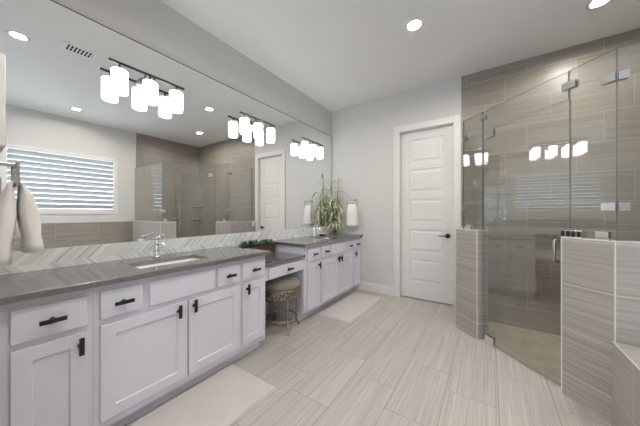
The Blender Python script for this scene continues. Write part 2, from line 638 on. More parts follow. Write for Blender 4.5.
# door
DX0, DX1, DZ = 1.195, 1.895, 2.455
door = sroot('door_1', ((DX0 + DX1) / 2, FAR, 0), 'white five panel interior door in the end wall', 'door')
bm = NB()
y0, y1 = FAR + 0.05, FAR + 0.085
lx0, lx1, lz0, lz1 = DX0 + 0.004, DX1 - 0.004, 0.012, 2.445
sw = 0.115
box(bm, lx0, lx0 + sw, y0, y1, lz0, lz1)
box(bm, lx1 - sw, lx1, y0, y1, lz0, lz1)
rails = [(lz0, 0.25)]
ph = (lz1 - 0.12 - 0.25 - 4 * 0.10) / 5
z = 0.25
panels = []
for i in range(5):
    panels.append((z, z + ph))
    z += ph
    rails.append((z, z + (0.10 if i < 4 else 0.12)))
    z += 0.10
for a, b in rails:
    box(bm, lx0 + sw, lx1 - sw, y0, y1, a, min(b, lz1))
for a, b in panels:
    X0, X1 = lx0 + sw, lx1 - sw
    box(bm, X0, X1, y0 + 0.009, y1, a, b)
    e = 0.03
    v = [bm.verts.new(p) for p in ((X0 + e, y0 + 0.009, a + e), (X1 - e, y0 + 0.009, a + e), (X1 - e, y0 + 0.009, b - e), (X0 + e, y0 + 0.009, b - e))]
    e = 0.05
    u = [bm.verts.new(p) for p in ((X0 + e, y0 + 0.003, a + e), (X1 - e, y0 + 0.003, a + e), (X1 - e, y0 + 0.003, b - e), (X0 + e, y0 + 0.003, b - e))]
    bm.faces.new(u)
    for i in range(4):
        j = (i + 1) % 4
        bm.faces.new((v[i], v[j], u[j], u[i]))
obj('door_leaf', bm, M['white_trim'], door, bevel=0.003)
bm = NB()
cw = 0.088
box(bm, DX0 + 0.01 - cw - 0.012, DX0 - 0.012 + 0.005, FAR - 0.02, FAR, 0, DZ + cw)
box(bm, DX1 + 0.008, 1.982, FAR - 0.02, FAR, 0, DZ + cw)
box(bm, DX0 - 0.007, DX1 + 0.008, FAR - 0.02, FAR, DZ, DZ + cw)
obj('casing', bm, M['white_trim'], door, bevel=0.003)
bm = NB()
box(bm, DX0 - 0.007, DX0, FAR - 0.001, FAR + 0.15, 0, DZ)
box(bm, DX1, DX1 + 0.008, FAR - 0.001, FAR + 0.15, 0, DZ)
box(bm, DX0, DX1, FAR, FAR + 0.15, DZ - 0.008, DZ)
box(bm, DX0, DX0 + 0.012, FAR + 0.086, FAR + 0.1, 0, DZ - 0.01)
box(bm, DX1 - 0.012, DX1, FAR + 0.086, FAR + 0.1, 0, DZ - 0.01)
obj('jamb', bm, M['white_trim'], door)
bm = NB()
hx, hz = 1.828, 0.94
lathe(bm, [(0, -0.012), (0.031, -0.012), (0.031, 0.0), (0, 0.0)], (hx, y0, hz), 24, 'y')
tube(bm, [(hx, y0 - 0.01, hz), (hx, y0 - 0.052, hz)], 0.011, 12)
tube(bm, [(hx + 0.012, y0 - 0.052, hz), (hx - 0.115, y0 - 0.052, hz)], [(0.011, 0.009), (0.008, 0.006)], 12)
h = obj('handle', bm, M['black'], door, smooth=False)
h['label'] = 'black lever handle with round rose'
# black sheet standing in for the unlit space behind the door
bm = NB()
box(bm, DX0, DX1, FAR + 0.15, FAR + 0.16, 0, DZ)
obj('dark_beyond', bm, M['unlit_opening'], door)

# baseboard
bm = NB()
box(bm, 0.47, DX0 - cw - 0.002, FAR - 0.016, FAR, 0, 0.115)
box(bm, 0.47, DX0 - cw - 0.002, FAR - 0.011, FAR, 0.115, 0.135)
struct('baseboard_far', bm, M['white_trim'], 'white baseboard between the vanity and the door', 'baseboard', bevel=0.003)

# ------------------------------------------------------------------ windows
win = sroot('window_1', (RIGHT, (WY0 + WY1) / 2, WZ0), 'window with white louvered shutters, seen in the mirror', 'window')
bm = NB()
X0, X1 = RIGHT - 0.012, RIGHT + 0.05
fw = 0.07
box(bm, X0, X1, WY0, WY0 + fw, WZ0, WZ1)
box(bm, X0, X1, WY1 - fw, WY1, WZ0, WZ1)
box(bm, X0, X1, WY0 + fw, WY1 - fw, WZ0, WZ0 + 0.10)
box(bm, X0, X1, WY0 + fw, WY1 - fw, WZ1 - 0.075, WZ1)
obj('shutter_frame', bm, M['white_trim'], win, bevel=0.004)
bm = NB()
n = 11
lz0, lz1 = WZ0 + 0.10, WZ1 - 0.075
pitch = (lz1 - lz0) / n
ang = math.radians(49)
for i in range(n):
    zc = lz0 + pitch * (i + 0.5)
    hw, ht = 0.051, 0.0055
    ca, sa = math.cos(ang), math.sin(ang)
    prof = []
    for kk in range(12):
        a = 2 * PI * kk / 12
        px_, pz_ = hw * math.cos(a), ht * math.sin(a)
        prof.append((RIGHT + 0.02 + px_ * ca + pz_ * sa, zc - px_ * sa + pz_ * ca))
    A_ = [bm.verts.new((x, WY0 + fw + 0.003, zz_)) for x, zz_ in prof]
    B_ = [bm.verts.new((x, WY1 - fw - 0.003, zz_)) for x, zz_ in prof]
    bm.faces.new(A_)
    bm.faces.new(B_[::-1])
    for kk in range(12):
        bm.faces.new((A_[kk], A_[(kk + 1) % 12], B_[(kk + 1) % 12], B_[kk]))
obj('louvers', bm, M['louver'], win)
bm = NB()
box(bm, RIGHT + 0.115, RIGHT + 0.121, WY0, WY1, WZ0, WZ1)
obj('pane', bm, M['window_glass'], win)
bm = NB()
box(bm, RIGHT + 0.10, RIGHT + 0.14, WY0, WY0 + 0.05, WZ0, WZ1)
box(bm, RIGHT + 0.10, RIGHT + 0.14, WY1 - 0.05, WY1, WZ0, WZ1)
box(bm, RIGHT + 0.10, RIGHT + 0.14, WY0 + 0.05, WY1 - 0.05, WZ0, WZ0 + 0.05)
box(bm, RIGHT + 0.10, RIGHT + 0.14, WY0 + 0.05, WY1 - 0.05, WZ1 - 0.05, WZ1)
obj('sash', bm, M['white_trim'], win)

win2 = sroot('fill_window', ((BX0 + BX1) / 2, BACK, BZ0), 'added unseen window behind the viewer for fill daylight', 'window')  # unseen window, added behind the camera to let in fill daylight
bm = NB()
box(bm, BX0, BX0 + 0.05, BACK - 0.12, BACK - 0.06, BZ0, BZ1)
box(bm, BX1 - 0.05, BX1, BACK - 0.12, BACK - 0.06, BZ0, BZ1)
box(bm, BX0 + 0.05, BX1 - 0.05, BACK - 0.12, BACK - 0.06, BZ0, BZ0 + 0.05)
box(bm, BX0 + 0.05, BX1 - 0.05, BACK - 0.12, BACK - 0.06, BZ1 - 0.05, BZ1)
obj('sash', bm, M['white_trim'], win2)
bm = NB()
box(bm, BX0 + 0.05, BX1 - 0.05, BACK - 0.095, BACK - 0.089, BZ0 + 0.05, BZ1 - 0.05)
obj('pane', bm, M['window_glass'], win2)

# ------------------------------------------------------------------ mirror and backsplash
MZ0, MZ1 = 1.035, 2.592
bm = NB()
box(bm, 0.0, 0.006, NEAR + 0.003, FAR - 0.0095, MZ0, MZ1)
mir = obj('wall_mirror', bm, [M['mirror'], M['dark_edge']], origin=(0, (NEAR + FAR) / 2, MZ0))
for p in mir.data.polygons:
    if p.normal.x < 0.5:
        p.material_index = 1
tag(mir, 'very wide frameless mirror running the whole vanity wall', 'mirror')
bm = NB()
box(bm, 0.0, 0.009, FAR - 0.009, FAR - 0.0045, MZ0, MZ1)
box(bm, 0.0, 0.009, NEAR + 0.003, FAR - 0.009, MZ1 + 0.0005, MZ1 + 0.0055)
obj('edge_channel', bm, M['dark_edge'], mir)
bs = sroot('trim_5', (0, 1.9, 0.9), 'pale marble chevron backsplash strip under the long mirror', 'backsplash')
bm = NB()
box(bm, 0.0, 0.011, NEAR + 0.001, 1.613, 0.906, MZ0 - 0.001)
box(bm, 0.0, 0.011, 1.627, 2.193, 0.782, MZ0 - 0.001)
box(bm, 0.0, 0.011, 2.207, FAR - 0.001, 0.904, MZ0 - 0.001)
box(bm, 0.0, 0.011, 1.613, 1.627, 0.906, MZ0 - 0.001)
box(bm, 0.0, 0.011, 2.193, 2.207, 0.906, MZ0 - 0.001)
obj('tile_strip', bm, M['chevron'], bs)

# ------------------------------------------------------------------ vanity cabinets
def handle(parent, x, y, z, vertical, L=0.088):
    """single post bar pull; x is the front face"""
    bm = NB()
    tube(bm, [(x - 0.001, y, z), (x + 0.03, y, z)], 0.011, 12)
    h = L / 2
    if vertical:
        box(bm, x + 0.024, x + 0.035, y - 0.0095, y + 0.0095, z - h, z + h)
    else:
        box(bm, x + 0.024, x + 0.035, y - h, y + h, z - 0.0095, z + 0.0095)
    o = obj('handle', bm, M['black'], parent, bevel=0.0015)
    o['label'] = 'black bar pull on a single post'
    return o

def slab(parent, name, x, y0, y1, z0, z1, pull=True, L=0.088):
    bm = NB()
    box(bm, x - 0.02, x, y0, y1, z0, z1)
    o = obj(name, bm, M['cabinet'], parent, origin=(x - 0.02, (y0 + y1) / 2, z0), bevel=0.003)
    if pull:
        handle(o, x, (y0 + y1) / 2, (z0 + z1) / 2, False, L)
    return o

def shaker(parent, x, y0, y1, z0, z1, hy, hz, rail=0.062):
    bm = NB()
    # stepped ring then recessed panel
    def ringpts(i, xx):
        return [bm.verts.new((xx, y0 + i, z0 + i)), bm.verts.new((xx, y1 - i, z0 + i)), bm.verts.new((xx, y1 - i, z1 - i)), bm.verts.new((xx, y0 + i, z1 - i))]
    R = [ringpts(0, x - 0.02), ringpts(0, x), ringpts(rail, x), ringpts(rail + 0.004, x - 0.009)]
    for a, b in zip(R, R[1:]):
        for i in range(4):
            j = (i + 1) % 4
            bm.faces.new((a[i], a[j], b[j], b[i]))
    bm.faces.new(R[-1])
    bm.faces.new(R[0][::-1])
    o = obj('door', bm, M['cabinet'], parent, origin=(x - 0.02, (y0 + y1) / 2, z0), bevel=0.002)
    handle(o, x, hy, hz, True, 0.085)
    return o

def carcass(parent, xf, y0, y1, ztop, toe_x, toe_h=0.10, openings=()):
    """hollow box: sides, bottom, back, face frame"""
    bm = NB()
    t_ = 0.018
    box(bm, 0.012, xf - 0.02, y0, y0 + t_, toe_h, ztop)
    box(bm, 0.012, xf - 0.02, y1 - t_, y1, toe_h, ztop)
    box(bm, 0.012, xf - 0.02, y0 + t_, y1 - t_, toe_h, toe_h + t_)
    box(bm, 0.012, 0.02, y0 + t_, y1 - t_, toe_h + t_, ztop)
    # face frame: a plate with the doors and drawers in front of it
    box(bm, xf - 0.02, xf, y0, y1, toe_h, ztop)
    obj('body', bm, M['cabinet'], parent)
    bm = NB()
    box(bm, 0.012, toe_x, y0, y1, 0.0, toe_h)
    obj('toe_kick', bm, M['cabinet'], parent)

ZT1 = 0.876          # underside of first worktop
XF1, XD1 = 0.58, 0.60
DT, DB, LT, LB = 0.838, 0.692, 0.660, 0.150
g1 = 'white shaker vanity cabinets'
c = thing('vanity_cabinet', (0.3, 0.23, 0), 'white one door one drawer cabinet nearest the viewer at the vanity end', 'cabinet', g1)
carcass(c, XF1, NEAR + 0.002, 0.398, ZT1, 0.50)
slab(c, 'drawer', XD1, 0.128, 0.373, DT - 0.004, DB - 0.006)
shaker(c, XD1, 0.128, 0.373, LB, LT - 0.003, 0.346, 0.597)
c = thing('vanity_cabinet', (0.3, 0.86, 0), 'wide white sink cabinet of two doors beside the large bath mat', 'cabinet', g1)
carcass(c, XF1, 0.399, 1.319, ZT1, 0.50)
slab(c, 'drawer', XD1, 0.425, 0.617, DB, DT)
slab(c, 'false_front', XD1, 0.653, 1.081, DB, DT, pull=False)
slab(c, 'drawer', XD1, 1.107, 1.305, DB, DT)
shaker(c, XD1, 0.425, 0.876, LB, LT, 0.818, 0.612)
shaker(c, XD1, 0.888, 1.305, LB, LT, 0.921, 0.618)
c = thing('vanity_cabinet', (0.3, 1.46, 0), 'narrow white one door cabinet beside the stool opening', 'cabinet', g1)
carcass(c, XF1, 1.320, 1.600, ZT1, 0.50)
slab(c, 'drawer', XD1, 1.335, 1.583, DB, DT)
shaker(c, XD1, 1.335, 1.583, LB, LT, 1.376, 0.615)

ZT2 = 0.872
XF2, XD2 = 0.545, 0.565
c = thing('vanity_cabinet', (0.28, 2.39, 0), 'narrow white one door cabinet right of the stool', 'cabinet', g1)
carcass(c, XF2, 2.222, 2.545, ZT2, 0.46)
slab(c, 'drawer', XD2, 2.278, 2.522, DB, DT)
shaker(c, XD2, 2.278, 2.522, 0.115, LT, 2.494, 0.62)
c = thing('vanity_cabinet', (0.28, 2.99, 0), 'wide white sink cabinet of two doors beside the small bath mat', 'cabinet', g1)
carcass(c, XF2, 2.546, 3.440, ZT2, 0.46)
slab(c, 'drawer', XD2, 2.565, 2.752, DB, DT)
slab(c, 'false_front', XD2, 2.782, 3.197, DB, DT, pull=False)
slab(c, 'drawer', XD2, 3.228, 3.423, DB, DT)
shaker(c, XD2, 2.565, 2.988, 0.115, LT, 2.955, 0.625)
shaker(c, XD2, 3.000, 3.423, 0.115, LT, 3.036, 0.625)
c = thing('vanity_cabinet', (0.28, 3.58, 0), 'narrow white one door cabinet against the end wall', 'cabinet', g1)
carcass(c, XF2, 3.441, FAR - 0.001, ZT2, 0.46)
slab(c, 'drawer', XD2, 3.457, 3.700, DB, DT)
shaker(c, XD2, 3.457, 3.700, 0.115, LT, 3.492, 0.625)
# make-up table drawer unit
c = thing('makeup_drawer_unit', (0.28, 1.91, 0.61), 'white shallow drawer unit under the low make-up counter', 'drawer unit')
bm = NB()
box(bm, 0.03, XF2 - 0.02, 1.602, 1.618, 0.612, 0.749)
box(bm, 0.03, XF2 - 0.02, 2.204, 2.220, 0.612, 0.749)
box(bm, 0.03, XF2 - 0.02, 1.618, 2.204, 0.612, 0.622)
box(bm, XF2 - 0.02, XF2, 1.602, 2.220, 0.612, 0.749)
obj('body', bm, M['cabinet'], c)
slab(c, 'drawer', XD2, 1.672, 2.212, 0.622, 0.728)

# worktops with sink cut-outs
def top(name, x1, y0, y1, z0, z1, hole, label):
    bm = NB()
    if hole:
        hx0, hx1, hy0, hy1 = hole
        xs, ys = [0.0, hx0, hx1, x1], [y0, hy0, hy1, y1]
        grid = {}
        for k, zz_ in ((0, z0), (1, z1)):
            for i, x in enumerate(xs):
                for j, y in enumerate(ys):
                    grid[i, j, k] = bm.verts.new((x, y, zz_))
        cells = [(i, j) for i in range(3) for j in range(3) if (i, j) != (1, 1)]
        for i, j in cells:
            bm.faces.new((grid[i, j, 1], grid[i + 1, j, 1], grid[i + 1, j + 1, 1], grid[i, j + 1, 1]))
            bm.faces.new((grid[i, j, 0], grid[i, j + 1, 0], grid[i + 1, j + 1, 0], grid[i + 1, j, 0]))
        def side(a, b):
            bm.faces.new((grid[(*a, 0)], grid[(*b, 0)], grid[(*b, 1)], grid[(*a, 1)]))
        for i in range(3):
            side((i, 0), (i + 1, 0))
            side((i, 3), (i + 1, 3))
            side((0, i), (0, i + 1))
            side((3, i), (3, i + 1))
        side((1, 1), (2, 1))
        side((1, 2), (2, 2))
        side((1, 1), (1, 2))
        side((2, 1), (2, 2))
    else:
        box(bm, 0.0, x1, y0, y1, z0, z1)
    o = obj(name, bm, M['quartz'], origin=(x1 / 2, (y0 + y1) / 2, z0), bevel=0.003)
    tag(o, label, 'worktop')
    return o
S1 = (0.225, 0.475, 0.65, 1.12)
S2 = (0.215, 0.455, 2.79, 3.24)
top('worktop', 0.63, NEAR + 0.001, 1.626, ZT1, 0.906, S1, 'long grey quartz worktop with the near sink')
top('worktop', 0.59, 2.194, FAR - 0.001, ZT2, 0.904, S2, 'grey quartz worktop with the far sink, beside the end wall')
top('worktop', 0.575, 1.602, 2.220, 0.750, 0.782, None, 'low grey quartz make-up counter above the stool')

def sink(hole, z, label):
    x0, x1, y0, y1 = hole
    t_ = thing('undermount_sink', ((x0 + x1) / 2, (y0 + y1) / 2, z - 0.14), label, 'sink', 'undermount sinks')
    bm = NB()
    def ring(ins, zz_, n=6, rad=0.03):
        pts = []
        X0, X1, Y0, Y1 = x0 + ins, x1 - ins, y0 + ins, y1 - ins
        for cx_, cy_, a0 in ((X1 - rad, Y1 - rad, 0), (X0 + rad, Y1 - rad, PI / 2), (X0 + rad, Y0 + rad, PI), (X1 - rad, Y0 + rad, 1.5 * PI)):
            for q in range(n + 1):
                a = a0 + q * PI / 2 / n
                pts.append(bm.verts.new((cx_ + rad * math.cos(a), cy_ + rad * math.sin(a), zz_)))
        return pts
    rs = [ring(-0.012, z), ring(-0.004, z), ring(0.0, z - 0.03), ring(0.008, z - 0.09), ring(0.03, z - 0.115), ring(0.08, z - 0.122)]
    outer = [ring(0.07, z - 0.135), ring(0.02, z - 0.128), ring(-0.012, z - 0.03)]
    seq = rs + outer
    for a, b in zip(seq, seq[1:]):
        if a is rs[-1]:
            continue
        for k in range(len(a)):
            j = (k + 1) % len(a)
            bm.faces.new((a[k], a[j], b[j], b[k]))
    a, b = outer[-1], rs[0]
    for k in range(len(a)):
        j = (k + 1) % len(a)
        bm.faces.new((a[k], a[j], b[j], b[k]))
    bm.faces.new(rs[-1])
    bm.faces.new(outer[0])
    obj('basin', bm, M['porcelain'], t_, smooth=True)
    bm = NB()
    lathe(bm, [(0, 0.003), (0.02, 0.003), (0.022, 0.0), (0.0, 0.0)], ((x0 + x1) / 2, (y0 + y1) / 2, z - 0.122), 20)
    obj('drain', bm, M['chrome'], t_, smooth=True)
sink(S1, ZT1, 'white rectangular basin set in the long near worktop')
sink(S2, ZT2, 'white rectangular basin set in the far worktop')

def faucet(y, z, label):
    x = 0.125
    t_ = thing('faucet', (x, y, z), label, 'faucet', 'chrome basin faucets')
    bm = NB()
    lathe(bm, [(0, 0), (0.026, 0), (0.026, 0.008), (0.021, 0.014), (0.0185, 0.05), (0.0185, 0.13), (0.016, 0.138), (0, 0.14)], (x, y, z), 24)
    obj('body', bm, M['chrome'], t_, smooth=True)
    bm = NB()
    tube(bm, [(x + 0.005, y, z + 0.105), (x + 0.05, y, z + 0.118), (x + 0.10, y, z + 0.116), (x + 0.125, y, z + 0.10), (x + 0.128, y, z + 0.085)],
         [(0.013, 0.012)] * 3 + [(0.012, 0.012), (0.011, 0.011)], 14)
    obj('spout', bm, M['chrome'], t_, smooth=True)
    bm = NB()
    lathe(bm, [(0, 0), (0.017, 0), (0.017, 0.016), (0.008, 0.022), (0, 0.022)], (x, y, z + 0.141), 20)
    tube(bm, [(x, y, z + 0.156), (x - 0.01, y + 0.03, z + 0.17), (x - 0.014, y + 0.07, z + 0.182)], [(0.008, 0.006), (0.007, 0.005), (0.006, 0.004)], 10)
    obj('lever', bm, M['chrome'], t_, smooth=True)
faucet(0.885, 0.906, 'chrome faucet behind the near sink')
faucet(3.015, 0.904, 'chrome faucet behind the far sink')

# ------------------------------------------------------------------ vanity lights (mounted on the mirror)
def shade(parent, x, y, z1):
    h, r = 0.153, 0.050
    bm = NB()
    prof = [(0.012, 0.0), (r - 0.006, 0.0), (r, -0.006), (r, -h), (r - 0.004, -h), (r - 0.004, -0.012), (0.012, -0.012)]
    lathe(bm, prof, (x, y, z1), 28, closed=True)
    o = obj('shade', bm, M['shade'], parent, origin=(x, y, z1), smooth=False)
    for p in o.data.polygons:
        p.use_smooth = abs(p.normal.z) < 0.3
    bm = NB()
    lathe(bm, [(r - 0.0045, -h), (r + 0.0008, -h), (r + 0.0008, -h - 0.010), (r - 0.0045, -h - 0.010)], (x, y, z1), 28, closed=True)
    obj('rim', bm, M['shade_rim'], o)
    bm = NB()
    lathe(bm, [(0, -0.125), (0.018, -0.12), (0.028, -0.1), (0.026, -0.08), (0.013, -0.05), (0.013, -0.02), (0, -0.02)], (x, y, z1), 16)
    obj('bulb', bm, M['shade_end'], o, smooth=True)
    bm = NB()
    lathe(bm, [(0, 0.046), (0.006, 0.046), (0.006, 0.008), (0.02, 0.006), (0.02, -0.02), (0.0, -0.02)], (x, y, z1), 16)
    obj('socket', bm, M['bronze'], o, smooth=True)
LY = (0.654, 0.847, 1.041)
fx = 0.105
vl = thing('vanity_light', (0.006, 0.849, 2.3), 'three shade vanity light nearest the viewer, above the near sink', 'wall lamp', 'three shade vanity lights on the mirror')
bm = NB()
lathe(bm, [(0, 0.0), (0.062, 0.0), (0.062, 0.012), (0.055, 0.02), (0, 0.022)], (0.006, 0.849, 2.27), 32, 'x')
obj('back_plate', bm, M['nickel'], vl, smooth=False)
for dy in (-0.03, 0.03):
    bm = NB()
    tube(bm, [(0.026, 0.849 + dy, 2.285), (0.07, 0.849 + dy, 2.30), (fx, 0.849 + dy, 2.325)], 0.006, 10)
    obj('arm', bm, M['bronze'], vl, smooth=True)
bm = NB()
box(bm, fx - 0.008, fx + 0.008, 0.592, 1.106, 2.317, 2.333)
obj('bar', bm, M['bronze'], vl, bevel=0.002)
for y in LY:
    shade(vl, fx, y, 2.273)
v2 = copy_tree(vl, (0, 1.095, 0))
v2['label'] = 'three shade vanity light in the middle, above the make-up counter'
v3 = copy_tree(vl, (0, 2.155, 0))
v3['label'] = 'three shade vanity light farthest away, above the far sink'

# ------------------------------------------------------------------ recessed ceiling lamps and vent
def can(x, y, label):
    t_ = thing('recessed_ceiling_lamp', (x, y, CEIL), label, 'ceiling lamp', 'recessed ceiling lamps')
    bm = NB()
    lathe(bm, [(0.049, 0.012), (0.054, -0.001), (0.058, -0.005), (0.083, -0.006), (0.085, -0.0005), (0.0562, -0.0005), (0.0562, 0.02), (0.049, 0.02)], (x, y, CEIL), 36, closed=True)
    obj('trim_ring', bm, M['white_trim'], t_, smooth=True)
    bm = NB()
    lathe(bm, [(0, 0.007), (0.049, 0.007), (0.049, 0.012), (0, 0.012)], (x, y, CEIL), 30)
    obj('lens', bm, M['can_lens'], t_)
    return t_
can(1.70, 2.445, 'round recessed lamp in the ceiling before the white door')
can(3.063, 3.05, 'round recessed lamp in the ceiling over the shower')
can(1.65, 0.348, 'round recessed lamp nearest the vent, seen in the mirror')
can(3.6, 1.157, 'round recessed lamp over the tub, seen in the mirror')
vt = thing('ceiling_vent', (1.446, 0.757, CEIL), 'white rectangular ceiling vent with slots, seen in the mirror', 'vent')
one('frame', M['plastic'], 1.356, 1.536, 0.617, 0.897, CEIL - 0.008, CEIL, vt, bevel=0.003)
bm = NB()
box(bm, 1.386, 1.442, 0.65, 0.865, CEIL - 0.0095, CEIL - 0.0078)
box(bm, 1.452, 1.508, 0.65, 0.865, CEIL - 0.0095, CEIL - 0.0078)
obj('slot_shade', bm, M['unlit_opening'], vt)  # dark plates in place of the shade between the slats
bm = NB()
for i in range(8):
    y = 0.648 + i * 0.0287
    box(bm, 1.384, 1.51, y, y + 0.0115, CEIL - 0.0105, CEIL - 0.0096)
obj('slats', bm, M['plastic'], vt)

# ------------------------------------------------------------------ shower glass and hardware
GT = 0.0045 * 0.70711
GZ = 2.245
def diag_pane(bm, xa, xb, z0, z1):
    ya, yb = S_G - xa, S_G - xb
    prism(bm, [(xa - GT, ya - GT), (xb - GT, yb - GT), (xb + GT, yb + GT), (xa + GT, ya + GT)], z0, z1)
def glass_obj(name, bm, label, origin, nrm, edge='glass_edge'):
    o = obj(name, bm, [M['glass'], M[edge]], origin=origin)
    nrm = Vector(nrm)
    for p in o.data.polygons:
        if abs(p.normal.dot(nrm)) < 0.9:
            p.material_index = 1
    tag(o, label, 'glass panel')
    return o
ND = (0.70711, 0.70711, 0)
XG0, XG1, XG2, XG3 = 2.055, 2.243, 2.748, 2.918
# return pane along the short half wall
bm = NB()
prism(bm, [(XG0 - 0.0045, 3.098), (XG0 + 0.0045, 3.098), (XG0 + 0.0045, FAR - 0.013), (XG0 - 0.0045, FAR - 0.013)], PONY + 0.001, GZ)
glass_obj('shower_panel', bm, 'clear glass pane running back from the shower corner to the tiled wall', (XG0, 3.4, PONY), (1, 0, 0))
bm = NB()
diag_pane(bm, XG0 + 0.006, XG1 - 0.004, PONY + 0.001, GZ)
glass_obj('shower_panel', bm, 'narrow clear glass pane on the left half wall', (2.15, S_G - 2.15, PONY), ND, 'dark_glass_edge')
bm = NB()
diag_pane(bm, XG1 + 0.002, XG2 - 0.003, 2.052, GZ)
glass_obj('shower_panel', bm, 'clear glass transom pane over the shower door', (2.5, S_G - 2.5, 2.05), ND)
bm = NB()
diag_pane(bm, XG2 + 0.002, XG3, PONY + 0.001, GZ)
glass_obj('shower_panel', bm, 'clear glass pane on the right half wall, right of the shower door', (2.83, S_G - 2.83, PONY), ND)
YG = S_G - XG3 + 0.004
bm = NB()
prism(bm, [(XG3 + 0.006, YG - 0.0045), (RIGHT - 0.013, YG - 0.0045), (RIGHT - 0.013, YG + 0.0045), (XG3 + 0.006, YG + 0.0045)], PONY + 0.001, GZ)
glass_obj('shower_panel', bm, 'clear glass pane along the half wall behind the tub', (3.5, YG, PONY), (0, 1, 0))
# door
sd = thing('shower_door', (XG1 + 0.05, S_G - XG1 - 0.05, 0.012), 'hinged clear glass shower door with a chrome pull handle', 'shower door')
bm = NB()
diag_pane(bm, XG1 + 0.008, XG2 - 0.003, 0.014, 2.043)
gd = obj('glass_pane', bm, [M['glass'], M['glass_edge']], sd)
for p in gd.data.polygons:
    if abs(p.normal.dot(Vector(ND))) < 0.9:
        p.material_index = 1
def plate(bm, x0, x1, z0, z1, t_=0.012):
    """chrome plate on both faces of the diagonal glass"""
    for s in (-1, 1):
        o1, o2 = s * 0.005 * 0.70711, s * (0.005 + t_) * 0.70711
        a, b = (x0 + o1, S_G - x0 + o1), (x1 + o1, S_G - x1 + o1)
        c_, d_ = (x1 + o2, S_G - x1 + o2), (x0 + o2, S_G - x0 + o2)
        prism(bm, [a, b, c_, d_] if s > 0 else [a, d_, c_, b], z0, z1)
for z0, z1 in ((0.006, 0.085), (1.97, 2.042)):
    bm = NB()
    plate(bm, XG1 + 0.02, XG1 + 0.085, z0, z1)
    hp = obj('pivot_hinge', bm, M['chrome'], sd, bevel=0.0015)
# pull handle both sides
bm = NB()
hx = XG2 - 0.052
for s in (-1, 1):
    def P_(d, z):
        return (hx + s * d * 0.70711, S_G - hx + s * d * 0.70711, z)
    tube(bm, [P_(0.006, 0.905), P_(0.03, 0.905), P_(0.041, 0.91), P_(0.046, 0.923), P_(0.046, 1.037), P_(0.041, 1.05), P_(0.03, 1.055), P_(0.006, 1.055)], 0.0105, 12)
obj('pull_handle', bm, M['nickel'], sd, smooth=True)
sd.rotation_euler.z = math.radians(1.4)      # a touch ajar, into the shower
# clamps
gc = 'chrome glass clamps'
def clamp(x0, x1, z0, z1, label):
    bm = NB()
    plate(bm, x0, x1, z0, z1)
    o = obj('glass_clamp', bm, M['chrome'], origin=((x0 + x1) / 2, S_G - (x0 + x1) / 2, z0), bevel=0.0015)
    tag(o, label, 'clamp', gc)
clamp(XG2 - 0.028, XG2 + 0.03, 2.115, 2.165, 'chrome clamp joining transom and right pane, right of the shower door top')
clamp(XG1 - 0.02, XG1 + 0.022, 2.165, 2.205, 'small chrome clamp joining transom and narrow left pane')
clamp(XG3 - 0.065, XG3 - 0.02, PONY + 0.0, PONY + 0.055, 'chrome clamp holding the right pane to the half wall top')
clamp(2.10, 2.135, PONY + 0.0, PONY + 0.05, 'chrome clamp at the foot of the narrow left pane')
def corner_clamp(z0, z1, label):
    bm = NB()
    plate(bm, XG3 - 0.045, XG3 + 0.002, z0, z1)
    for s in (-1, 1):
        box(bm, XG3 + 0.006, XG3 + 0.05, YG + (0.005 if s > 0 else -0.017), YG + (0.017 if s > 0 else -0.005), z0, z1)
    o = obj('glass_clamp', bm, M['chrome'], origin=(XG3, YG, z0), bevel=0.0015)
    tag(o, label, 'clamp', gc)
corner_clamp(1.268, 1.318, 'chrome clamp at mid height of the right glass corner')
corner_clamp(2.05, 2.10, 'chrome clamp near the top of the right glass corner')
def left_clamp(z0, z1, label):
    bm = NB()
    plate(bm, XG0 + 0.008, XG0 + 0.035, z0, z1, 0.008)
    box(bm, XG0 - 0.013, XG0 - 0.005, 3.095, 3.135, z0, z1)
    box(bm, XG0 + 0.005, XG0 + 0.013, 3.105, 3.135, z0, z1)
    o = obj('glass_clamp', bm, M['nickel'], origin=(XG0, 3.1, z0))
    tag(o, label, 'clamp', gc)
left_clamp(2.03, 2.075, 'metal clamp near the top of the left glass corner')
left_clamp(1.29, 1.335, 'metal clamp at mid height of the left glass corner')

# wire caddy on the half wall
t_ = thing('wire_caddy', (2.80, 2.35, PONY), 'small chrome and black caddy on the half wall top beside the glass', 'caddy')
bm = NB()
def dg(u, off):   # u along the wall (x), off behind the glass
    return (u + off * 0.70711, S_G - u + off * 0.70711)
c0, c1 = dg(2.722, -0.035), dg(2.808, -0.035)
b0, b1 = dg(2.722, -0.014), dg(2.808, -0.014)
for zz_ in (PONY + 0.006, PONY + 0.05):
    tube(bm, [(*c0, zz_), (*c1, zz_), (*b1, zz_), (*b0, zz_)], 0.0035, 8, closed=True)
obj('wire_frame', bm, M['chrome'], t_, smooth=True)
bm = NB()
for q in (0.12, 0.38, 0.63, 0.88):
    px_, py_ = c0[0] + (c1[0] - c0[0]) * q, c0[1] + (c1[1] - c0[1]) * q
    lathe(bm, [(0, 0), (0.008, 0), (0.01, 0.03), (0.005, 0.044), (0, 0.045)], (px_ + 0.006, py_ + 0.006, PONY + 0.004), 12)
obj('holder_cups', bm, M['black'], t_, smooth=True)

